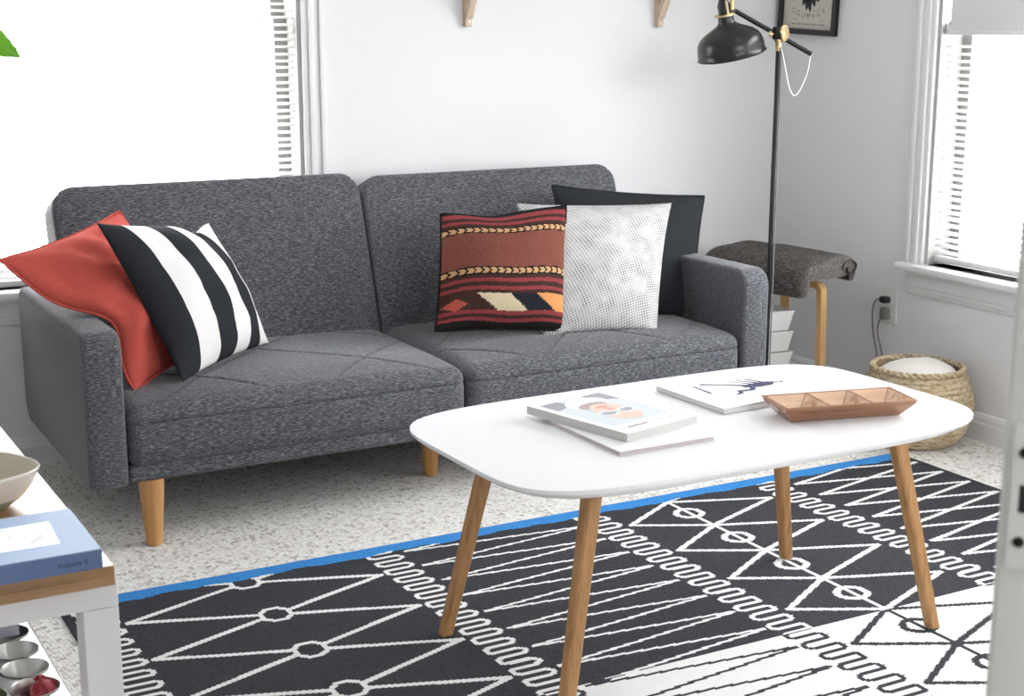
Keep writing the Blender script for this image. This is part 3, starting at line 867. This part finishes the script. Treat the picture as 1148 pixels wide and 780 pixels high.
for cx, cy in cups:
    b = MB(); b.lathe([(.0362, .054), (.0380, .0556), (.0372, .0562), (.0358, .0545), (.029, .003), (.027, .0012), (0, .0012)], 32)
    b.lathe([(.0365, .053), (.0296, .002), (.0275, 0), (0, 0)], 32)
    b.v = [(x+cx, y+cy, z) for x, y, z in b.v]; b.build('cup', 'steel', tin, angle=50)
def tinp(x, y, z): return Matrix.Translation((.353, 2.05, .1462)) @ Matrix.Rotation(SR, 4, 'Z') @ Vector((x, y, z))
# slate box standing on the tin
p = tinp(-.022, .36, .0575)
bx_ = empty('storage_box', p, SR)
tag(bx_, 'small slate grey open box standing on the muffin tin', 'box')
b = MB()
b.box((-.16, 0, 0), (0, .11, .004), bev=.001); b.box((-.16, 0, 0), (0, .004, .075), bev=.0015); b.box((-.16, .106, 0), (0, .11, .075), bev=.0015)
b.box((-.16, 0, 0), (-.156, .11, .075), bev=.0015); b.box((-.004, 0, 0), (0, .11, .075), bev=.0015)
b.build('box_body', 'slate', bx_)
def sweet(ci, key, label):
    cx, cy = cups[ci]; bm = bmesh.new(); bmesh.ops.create_icosphere(bm, subdivisions=3, radius=1)
    for v in bm.verts:
        q = v.co.copy(); k = 1+.22*noise.noise(q*2.3+Vector((ci, 0, 0)))+.10*noise.noise(q*7)
        v.co = Vector((q.x*.022*k, q.y*.019*k, q.z*.019*k))
    b = MB().frombm(bm)
    for s in (-1, 1):
        vs = [(s*.019, 0, 0)]; k = 12
        for i in range(k): a = 2*pi*i/k; vs.append((s*(.031+.003*(i % 2)), .011*cos(a)*(1-.3*(i % 2)), .011*sin(a)*(1-.3*(i % 2))))
        b.add(vs, [(0, 1+i, 1+(i+1) % k) for i in range(k)])
    o = b.build('wrapped_sweet', key, angle=25); o.location = tinp(cx+.010, cy-.004, .046); o.rotation_euler = (.3, -.25, .5+ci)
    tag(o, label, 'sweet', 'wrapped sweets in the muffin tin')
sweet(1, 'foil_red', 'red foil wrapped sweet in a cup of the muffin tin')
sweet(7, 'foil_green', 'green foil wrapped sweet in a cup of the muffin tin')

# ------------------------------------------------------------------ floor lamp
lp = empty('floor_lamp', (2.658, 3.45, 0))
tag(lp, 'black floor lamp with brass fittings and a dome shade in the corner', 'floor lamp')
MB().lathe([(0, 0), (.120, 0), (.125, .004), (.125, .018), (.120, .022), (.02, .024), (.016, .030), (0, .030)], 48).build('base', 'black_lacquer', lp)
JZ = 1.182
MB().tube([(0, 0, .028), (0.002, 0, JZ-.045)], .0072, 16).tube([(0.0005, 0, .80), (.001, 0, .806)], .0076, 16).build('pole', 'black_lacquer', lp)
rgt = Vector((cos(yaw), -sin(yaw), 0)); fwd = Vector((sin(yaw), cos(yaw), 0)); up = Vector((0, 0, 1))
def L(a, b_, c): return Vector((0.002, 0, JZ))+rgt*a+fwd*b_+up*c      # lamp plane: sideways, away, up
MB().lathe([(0, 0), (.0085, 0), (.0095, .004), (.0095, .024), (.013, .027), (.013, .034), (0, .034)], 20, c=(0.002, 0, JZ-.047)).build('collar', 'brass', lp)
MB().tube([L(-.003, 0, -.014), L(-.003, 0, .021)], .0155, 20).build('joint', 'black_lacquer', lp)
ad = (rgt*1.0-up*.52+fwd*.0).normalized()
n_ = (rgt*.80-fwd*.60).normalized()
b = MB()
disc = frame(L(.011, -.010, .004), up.cross(n_).normalized(), up, n_)
b.lathe([(0, 0), (.0225, 0), (.0235, .0015), (.0235, .006), (.0220, .0075), (0, .0085)], 32, mx=disc)
dk = frame(L(-.017, -.004, .001), fwd, up, -rgt)
b.lathe([(.004, -.004), (.004, .004), (.0085, .005), (.0085, .012), (0, .013)], 16, mx=dk)
b.build('joint_knobs', 'brass', lp)
arm0 = L(-.126, .012, .066); arm1 = L(.092, -.006, -.054)
MB().tube([arm0, arm1], .0068, 16).build('arm', 'black_lacquer', lp)
MB().tube([arm1-(arm1-arm0).normalized()*.001, arm1+(arm1-arm0).normalized()*.003], .0071, 16).build('arm_end_cap', 'black_lacquer', lp)
# shade: axis tilted, opening facing down and a little to the left
ax = (up*.965-rgt*.215-fwd*.13).normalized()
sx = (rgt-ax*rgt.dot(ax)).normalized(); sy = ax.cross(sx)
smx = frame(L(-.141, .0, -.021), sx, sy, ax)
out = [(.1060, -.0420), (.1075, -.0405), (.1060, -.0385), (.1035, -.037), (.1030, -.020), (.1015, -.006), (.098, .006), (.091, .017), (.078, .028), (.060, .038), (.042, .047), (.031, .054), (.0265, .060), (.0245, .066), (.0238, .080)]
SC_ = .94
shd = MB(); shd.lathe([(r*SC_, z*SC_) for r, z in out], 64, mx=smx); sho = shd.build('shade', 'black_lacquer', lp, angle=60)
MB().lathe([((r-.0022)*SC_, (z-.0004)*SC_) for r, z in out[3:]]+[(.012, .074)], 64, mx=smx).build('shade_lining', 'lamp_inside', sho, angle=60)
b = MB(); b.lathe([(.0225, .0755), (.0268, .0765), (.0268, .0815), (.0225, .0825)], 28, mx=smx, close=True)
b.tube([smx @ Vector((.0, -.024, .079)), smx @ Vector((0, -.031, .080))], .003, 8); b.tube([smx @ Vector((-.0262, 0, .079)), smx @ Vector((-.031, 0, .079))], .0035, 10)
b.build('shade_ring', 'brass', lp)
MB().lathe([(.0185, .080), (.0185, .106), (.013, .120), (.009, .128), (0, .130)], 28, mx=smx).build('socket', 'black_lacquer', lp)
b = MB(); b.tube([smx @ Vector((.006, -.019, .082)), smx @ Vector((.006, -.021, .12))], .0035, 8)
b.tube([smx @ Vector((.020, -.010, .090)), smx @ Vector((.026, -.008, .118))], .006, 12); b.build('swivel_bracket', 'brass', lp)
MB().tube([smx @ Vector((.012, -.004, .090)), arm0+Vector((0, 0, 0))], .006, 12).build('arm_joint', 'black_lacquer', lp)
cordp = spline([L(.006, -.010, -.040), L(.016, -.010, -.075), L(.032, -.010, -.145), L(.047, -.010, -.172), L(.063, -.010, -.160), L(.084, -.008, -.110), L(.0925, -.007, -.056)], 8)
MB().tube(cordp, .0022, 8).build('looped_cord', 'cord_white', lp)
MB().tube([L(.0062, -.010, -.036), L(.0075, -.0088, -.10), L(.0085, -.0085, -.60), L(.0085, -.0085, -1.153)], .0021, 8).build('pole_cord', 'cord_grey', lp)

# ------------------------------------------------------------------ stool with a folded blanket, stacked trays beneath it
v2 = Vector((.62, .785, 0)); r2 = Vector((.785, -.62, 0))
SCN = Vector((2.884, 3.684, 0))
stl = empty('stool', SCN)
tag(stl, 'round bentwood stool under a folded blanket in the corner', 'stool')
MB().lathe([(0, .425), (.133, .425), (.137, .429), (.137, .441), (.133, .445), (0, .445)], 48).build('seat', 'stool_wood', stl)
for a in (6, 126, 246):
    dr = v2*cos(radians(a))+r2*sin(radians(a)); tg = Vector((-dr.y, dr.x, 0))
    prof = [(.06, .423)]; 
    for k in range(9): t = radians(90*k/8); prof.append((.138+.030*sin(t), .393+.030*cos(t)))
    prof += [(.172, .30), (.180, .0)]
    vs = []; 
    for i, (r, z) in enumerate(prof):
        q = Vector((r, z)); a0 = Vector(prof[max(i-1, 0)]); a1 = Vector(prof[min(i+1, len(prof)-1)]); t = (a1-a0).normalized(); nn = Vector((-t.y, t.x))
        if i == len(prof)-1: nn = Vector((1, 0))
        hw_ = .0145
        for sg, tg_ in ((0, -1), (0, 1), (-1, 1), (-1, -1)):
            w_ = q+nn*(.018*sg) if i < len(prof)-1 else q+Vector((.018*sg, 0))
            vs.append(dr*w_.x+tg*(hw_*tg_)+up*w_.y)
    k = len(prof); fs = [(i*4+j, i*4+(j+1) % 4, (i+1)*4+(j+1) % 4, (i+1)*4+j) for i in range(k-1) for j in range(4)]+[(3, 2, 1, 0), tuple((k-1)*4+j for j in range(4))]
    bm_ = MB().add(vs, fs); bm_.build('leg', 'stool_wood', stl, angle=30)
# blanket: folded pad with a rolled fold at its right side
bl = empty('folded_blanket', (2.898, 3.705, .446), radians(8))
tag(bl, 'charcoal grey wool blanket folded over the stool', 'blanket')
def blanket():
    cs = []
    lay = []
    # closed outline of the folded stack: x across, z up
    top = [(-.152, -.048), (-.152, -.015), (-.144, .020), (-.118, .046), (-.08, .062), (-.01, .070), (.03, .073), (.062, .067), (.085, .052), (.096, .028), (.096, .002), (.085, -.014), (.072, -.017), (.066, -.008), (.068, .002), (.05, .003), (.02, .002), (-.06, .002), (-.125, .001), (-.138, -.018), (-.142, -.050)]
    pts = spline([(x, 0, z) for x, z in top], 4)
    n = len(pts); ny = 40; vs = []; fs = []
    for j in range(ny+1):
        y = -.240+.450*j/ny; t = (j/ny-.5)*2
        endr = 1-.10*max(0, (abs(t)-.90)/.10)**2
        for i, p in enumerate(pts):
            w_ = .004*noise.noise(Vector((p.x*9, y*5, p.z*9)))+.0025*noise.noise(Vector((p.x*30, y*14, p.z*30)))
            rear = 0 if t < 0 else t*.010
            vs.append((p.x*endr*(1+.16*(j/ny)), y+.012*noise.noise(Vector((p.x*6, p.z*20, 3)))*(abs(t) > .97), p.z*(endr)+w_+(0 if p.z < .012 else -rear)))
    for j in range(ny):
        for i in range(n): fs.append((j*n+i, (j+1)*n+i, (j+1)*n+(i+1) % n, j*n+(i+1) % n))
    fs.append(tuple(range(n))); fs.append(tuple(ny*n+i for i in range(n))[::-1])
    return MB().add(vs, fs)
bo = blanket(); bo.build('blanket_body', 'blanket', bl, angle=70)
def roll():
    pts = [(.056-.034*cos(t)*(1-t/11)-.004*sin(2*t), 0, .024+.034*sin(t)*(1-t/9.5)) for t in [k*.35 for k in range(24)]]
    b = MB(); n = len(pts)
    for y in (-.247, -.150):
        for i, p in enumerate(pts): b.v.append((p[0], y, p[2]))
    for y in (-.2445, -.150):
        for i, p in enumerate(pts): b.v.append((p[0]*.985+.0015, y, p[2]*.94+.0012))
    for i in range(n-1):
        b.f += [(i, i+1, n+i+1, n+i), (2*n+i, 3*n+i, 3*n+i+1, 2*n+i+1), (i, 2*n+i, 2*n+i+1, i+1)]; b.m += [0, 0, 0]
    return b
roll().build('rolled_edge', 'blanket', bl, angle=70)

def tray_box():
    b = MB(); x0, x1, y0, y1, h = -.30, 0, 0, .115, .066
    def rect(ins, z): return [(x0+ins, y0+ins, z), (x1-ins, y0+ins, z), (x1-ins, y1-ins, z), (x0+ins, y1-ins, z)]
    R4 = [rect(.013, 0), rect(.002, h-.006), rect(0, h-.005), rect(0, h), rect(.004, h), rect(.016, .004)]
    vs = [p for r in R4 for p in r]; fs = [(3, 2, 1, 0)]
    for k in range(5):
        for j in range(4): fs.append((k*4+j, k*4+(j+1) % 4, (k+1)*4+(j+1) % 4, (k+1)*4+j))
    fs.append((20, 21, 22, 23)); return b.add(vs, fs)
tb0 = None
names = ['white plastic tray lowest in the stack under the stool', 'white plastic tray second from the floor under the stool', 'white plastic tray in the middle of the stack under the stool',
         'white plastic tray just below the top one under the stool', 'white plastic tray topmost in the stack under the stool']
for k in range(5):
    if tb0 is None: tb0 = o = tray_box().build('storage_tray', 'white_plastic', smooth=False)
    else: o = tb0.copy(); COL.objects.link(o)
    o.location = (2.866, 3.582, .0005+.0665*k); o.rotation_euler = (0, 0, radians(-3))
    tag(o, names[k], 'storage tray', 'white trays stacked under the stool')

# ------------------------------------------------------------------ seagrass basket with a fleece in it
BC = Vector((2.984, 3.150, 0))
bs = empty('basket', BC)
tag(bs, 'round bellied woven seagrass basket on the carpet below the socket', 'basket')
def rows():
    prof = [(0, .002)]; n = 17
    ctrl = [(.112, .004), (.138, .030), (.157, .070), (.164, .108), (.161, .140), (.151, .175), (.138, .205), (.131, .222)]
    sp_ = spline([(r, 0, z) for r, z in ctrl], 10); 
    prof = [(0, .003)]+[(p.x, p.z) for p in sp_]
    return prof
pr_ = rows()
b = MB(); n = 96; vs = []; fs = []; prof = pr_[1:]
full = []
for i in range(len(prof)-1):
    for k in range(3):
        t = k/3; full.append((prof[i][0]*(1-t)+prof[i+1][0]*t, prof[i][1]*(1-t)+prof[i+1][1]*t))
full.append(prof[-1]); m_ = len(full)
for i, (r, z) in enumerate(full):
    for j in range(n):
        a = 2*pi*j/n; row = z/.0155
        rr = r+.0030*abs(sin(row*pi))+.0012*sin(a*36+pi*math.floor(row))
        vs.append((rr*cos(a), rr*sin(a), z))
for i in range(m_-1):
    for j in range(n): fs.append((i*n+j, i*n+(j+1) % n, (i+1)*n+(j+1) % n, (i+1)*n+j))
fs.append(tuple(range(n))[::-1])
b.add(vs, fs); q = len(b.v)
inner = [(r-.007, max(z, .012)) for r, z in full[::3]][::-1]
b.lathe(inner+[(0, .012)], n); b.build('basket_body', 'seagrass', bs, angle=80)
b = MB()
for ph in (0, pi):
    b.tube([((.130+.0045*sin(k*pi/4+ph))*cos(2*pi*k/160), (.130+.0045*sin(k*pi/4+ph))*sin(2*pi*k/160), .226+.0045*cos(k*pi/4+ph)) for k in range(161)], .0055, 8, cap=False)
b.build('braided_rim', 'seagrass', bs, angle=80)
bm = bmesh.new(); bmesh.ops.create_uvsphere(bm, u_segments=48, v_segments=24, radius=1)
for v in bm.verts:
    q = v.co.copy(); k = 1+.05*noise.noise(q*2.5)
    v.co = Vector((q.x*.116*k, q.y*.116*k, .192+(.052 if q.z > 0 else .17)*math.copysign(abs(q.z)**.8, q.z)*k + .014*q.x*max(0, q.z)))
o = MB().frombm(bm).build('fleece_cushion', 'fleece', angle=180)
zmin = min(v.co.z for v in o.data.vertices); o.data.transform(Matrix.Translation((0, 0, -zmin))); o.location = BC+Vector((0, 0, max(zmin, .014)))
tag(o, 'cream fleece cushion stuffed into the seagrass basket', 'cushion')

# ------------------------------------------------------------------ wall socket and its plugs
ok_ = empty('wall_socket', (XR, 3.487, .337)); tag(ok_, 'white double wall socket with two plugs, left of the right window', 'socket')
pmx = frame((0, 0, 0), (0, -1, 0), (0, 0, 1), (-1, 0, 0))
MB().box((-.036, -.057, .0002), (.036, .057, .006), bev=.003, mx=pmx).build('cover_plate', 'white_plastic', ok_, smooth=False)
b = MB()
for s in (-1, 1): b.box((-.017, s*.02-.0145, .0058), (.017, s*.02+.0145, .0078), bev=.003, mx=pmx)
b.build('receptacle', 'white_plastic', ok_)
def W(a, c, d): return Vector((XR, 3.487, .337))+pmx.to_3x3() @ Vector((a, c, d))
def plug(name, key, ckey, body, path, lab):
    o = empty(name, W(0, body[0], .0082)); tag(o, lab, 'plug', 'plugs in the wall socket'); inv_ = o.location.copy()
    b = MB(); bm_lo, bm_hi = body[1], body[2]
    b.box(bm_lo, bm_hi, bev=.004, seg=3, mx=Matrix.Translation(W(0, 0, 0)-inv_) @ pmx.to_3x3().to_4x4()); b.build('plug_body', key, o)
    MB().tube([p-inv_ for p in spline([W(*p) for p in path], 8)], .0028, 8).build('cord', ckey, o)
plug('power_plug', 'black_plastic', 'cord_grey', (.021, (-.016, .010, .0082), (.012, .030, .034)),
     [(-.012, .020, .026), (-.034, .014, .028), (-.050, -.02, .026), (-.050, -.09, .02), (-.038, -.15, .014), (-.032, -.20, .012), (-.034, -.333, .020)], 'black plug in the upper half of the socket, trailing a grey cord')
plug('power_plug', 'grey_plastic', 'cord_grey', (-.024, (-.015, -.042, .0082), (.012, -.006, .030)),
     [(-.006, -.040, .022), (-.022, -.052, .022), (-.028, -.09, .02), (-.014, -.14, .016), (-.004, -.20, .012), (-.004, -.333, .020)], 'grey plug in the lower half of the socket, trailing a grey cord')

# ------------------------------------------------------------------ wall shelf on wooden brackets (seen from below its board)
sh_ = empty('wall_shelf', (2.30, YB, 1.205)); tag(sh_, 'wooden wall shelf above the sofa, only its two pine brackets in view', 'shelf')
MB().box((-.62, -.235, .345), (.62, -.001, .367), bev=.002).build('shelf_board', 'pine', sh_, smooth=False)
for bx in (-.318, .378):
    b = MB()
    b.box((bx-.011, -.022, .0), (bx+.011, -.001, .3445), bev=.0015); b.box((bx-.011, -.200, .322), (bx+.011, -.022, .3445), bev=.0015)
    d0 = Vector((bx, -.018, .030)); d1 = Vector((bx, -.172, .318)); dd = (d1-d0).normalized(); nn = Vector((0, -dd.z, dd.y)).normalized()
    vs = []
    for p, flatz in ((d0, 1), (d1, 1)):
        for sx_, sn in ((-1, -1), (1, -1), (1, 1), (-1, 1)): vs.append(p+Vector((sx_*.0105, 0, 0))+nn*(sn*.012))
    b.add(vs, [(0, 1, 5, 4), (1, 2, 6, 5), (2, 3, 7, 6), (3, 0, 4, 7), (3, 2, 1, 0), (4, 5, 6, 7)])
    bo_ = b.build('bracket', 'pine', sh_, smooth=False)
    MB().lathe([(0, 0), (.0042, 0), (.0034, .0016), (0, .002)], 14, mx=frame((bx, -.0222, .014), (1, 0, 0), (0, 0, 1), (0, -1, 0))).build('screw', 'steel', bo_)

# ------------------------------------------------------------------ framed print on the right wall
fw_, fh_ = .298, .40
fr_ = empty('picture_frame'); tl = radians(-2.4)
fr_.matrix_world = frame((XR-.001, 4.100, 1.185), (0, -1, 0), (0, 0, 1), (-1, 0, 0)) @ Matrix.Rotation(tl, 4, 'Z')
tag(fr_, 'black framed print with dark lettering in the corner behind the lamp', 'picture')
b = MB()
for lo, hi in (((0, 0, 0), (.018, fh_, .018)), ((fw_-.018, 0, 0), (fw_, fh_, .018)), ((.018, 0, 0), (fw_-.018, .018, .018)), ((.018, fh_-.018, 0), (fw_-.018, fh_, .018))): b.box(lo, hi, bev=.0012)
b.build('frame', 'black_lacquer', fr_, smooth=False)
c = MB().box((.012, .012, .003), (fw_-.012, fh_-.012, .006))
cx = fw_/2; Rr = .19; zc = .0062
for k, ch in enumerate('COURAGE'):
    a = radians(-90+(k-3)*8.4); vs, fs = text_mesh(ch, .024)
    px_, py_ = cx+Rr*cos(a)*1.0, .243+Rr*sin(a)
    mx = frame((px_, py_, zc), (-sin(a), cos(a), 0), (-cos(a), -sin(a), 0))
    c.add([mx @ Vector(v) for v in vs], fs, 2)
for x0, x1, y in ((-.082, -.056, .048), (.058, .080, .046)): flat(c, [(cx+x0, y), (cx+x1, y), (cx+x1, y+.0016), (cx+x0, y+.0016)], zc, 2)
x = -.086; k = 0
while x < .086:
    w_ = .003+.0035*((k*37) % 5)/5
    if k % 6 != 4: flat(c, [(cx+x, .031), (cx+x+w_, .031), (cx+x+w_, .0355), (cx+x, .0355)], zc, 2)
    x += w_+.0018; k += 1
# spreading dark leaf-like figure, its lower tips in view
for (bx0, by0, tx, ty, ww) in ((.0, .16, -.034, .092, .011), (.0, .17, -.012, .076, .013), (.0, .17, .008, .070, .011), (.02, .16, .052, .108, .016), (.01, .18, .030, .088, .012), (-.03, .19, -.058, .118, .010), (-.02, .2, .06, .15, .02)):
    dx, dy = tx-bx0, ty-by0; L_ = hypot(dx, dy); nx_, ny_ = -dy/L_, dx/L_
    poly = []
    for t, s in ((0, .3), (.3, .8), (.6, 1), (.85, .6), (1, .02)): poly.append((cx+bx0+dx*t+nx_*ww*s, by0+dy*t+ny_*ww*s))
    for t, s in ((.85, .7), (.6, 1), (.3, .8), (0, .3)): poly.append((cx+bx0+dx*t-nx_*ww*s, by0+dy*t-ny_*ww*s))
    flat(c, poly, zc, 1)
for k in range(6): flat(c, ell(cx-.020+k*.007, .066-.002*(k % 3), .0018, .0024), zc, 1)
stk = [(cx+.020, .080), (cx+.034, .076), (cx+.052, .082), (cx+.064, .094)]
for p, q in zip(stk, stk[1:]): flat(c, [(p[0], p[1]), (q[0], q[1]), (q[0], q[1]+.0016), (p[0], p[1]+.0016)], zc, 2)
c.build('print', ['poster', 'ink', 'ink_grey'], fr_, smooth=False)

# ------------------------------------------------------------------ leafy plant left of the sofa
pl = empty('potted_plant', (.30, 3.78, 0)); tag(pl, 'tall potted plant by the left window, one broad green leaf in view', 'plant')
MB().lathe([(0, 0), (.085, 0), (.092, .006), (.112, .20), (.116, .205), (.116, .215), (.106, .215), (.102, .19), (0, .19)], 48).build('pot', 'pot', pl)
MB().lathe([(0, .1905), (.1015, .1905), (.1015, .193), (.05, .200), (0, .203)], 32).build('soil', 'soil', pl)
MB().tube(spline([(0, 0, .195), (.012, -.01, .5), (-.006, .01, .9), (.004, 0, 1.32), (0, 0, 1.5)], 6), [.010-.0002*k for k in range(25)], 10).build('stem', 'stem', pl)
def leaf(base, tipd, length, width, droop, roll_):
    b = MB(); n, m2 = 22, 8; base = Vector(base); d = Vector(tipd).normalized(); s = d.cross(Vector((0, 0, 1))).normalized(); u = s.cross(d)
    vs = []
    for i in range(n+1):
        t = i/n; w_ = width*(sin(pi*min(1, t**.8*.985+.008))**.5)*(.55+.55*t)
        c_ = base+d*(length*t)+Vector((0, 0, -droop*t*t))
        for j in range(m2+1):
            q = (j/m2-.5)*2; r = s*cos(roll_)+u*sin(roll_); nn = u*cos(roll_)-s*sin(roll_)
            vs.append(c_+r*(q*w_/2)+nn*(.10*w_*abs(q)+.003*sin(t*24)*abs(q)))
    fs = [(i*(m2+1)+j, i*(m2+1)+j+1, (i+1)*(m2+1)+j+1, (i+1)*(m2+1)+j) for i in range(n) for j in range(m2)]
    b.add(vs, fs); st_ = Vector((0, 0, base.z-.03))
    b.tube([st_, (st_+base)/2+Vector((0, 0, .006)), base], .0028, 6); b.build('leaf', 'leaf', pl, angle=180)
leaf((.078, -.20, 1.198), (.70, -.70, -.04), .235, .115, .04, .95)
for k in range(9):
    a = 2.1+k*2.4; z = .75+.085*k
    a = 1.9+(k % 5)*.75
    leaf((.05*cos(a), .05*sin(a), z), (cos(a), sin(a), .45), .20, .125, .06, .5)
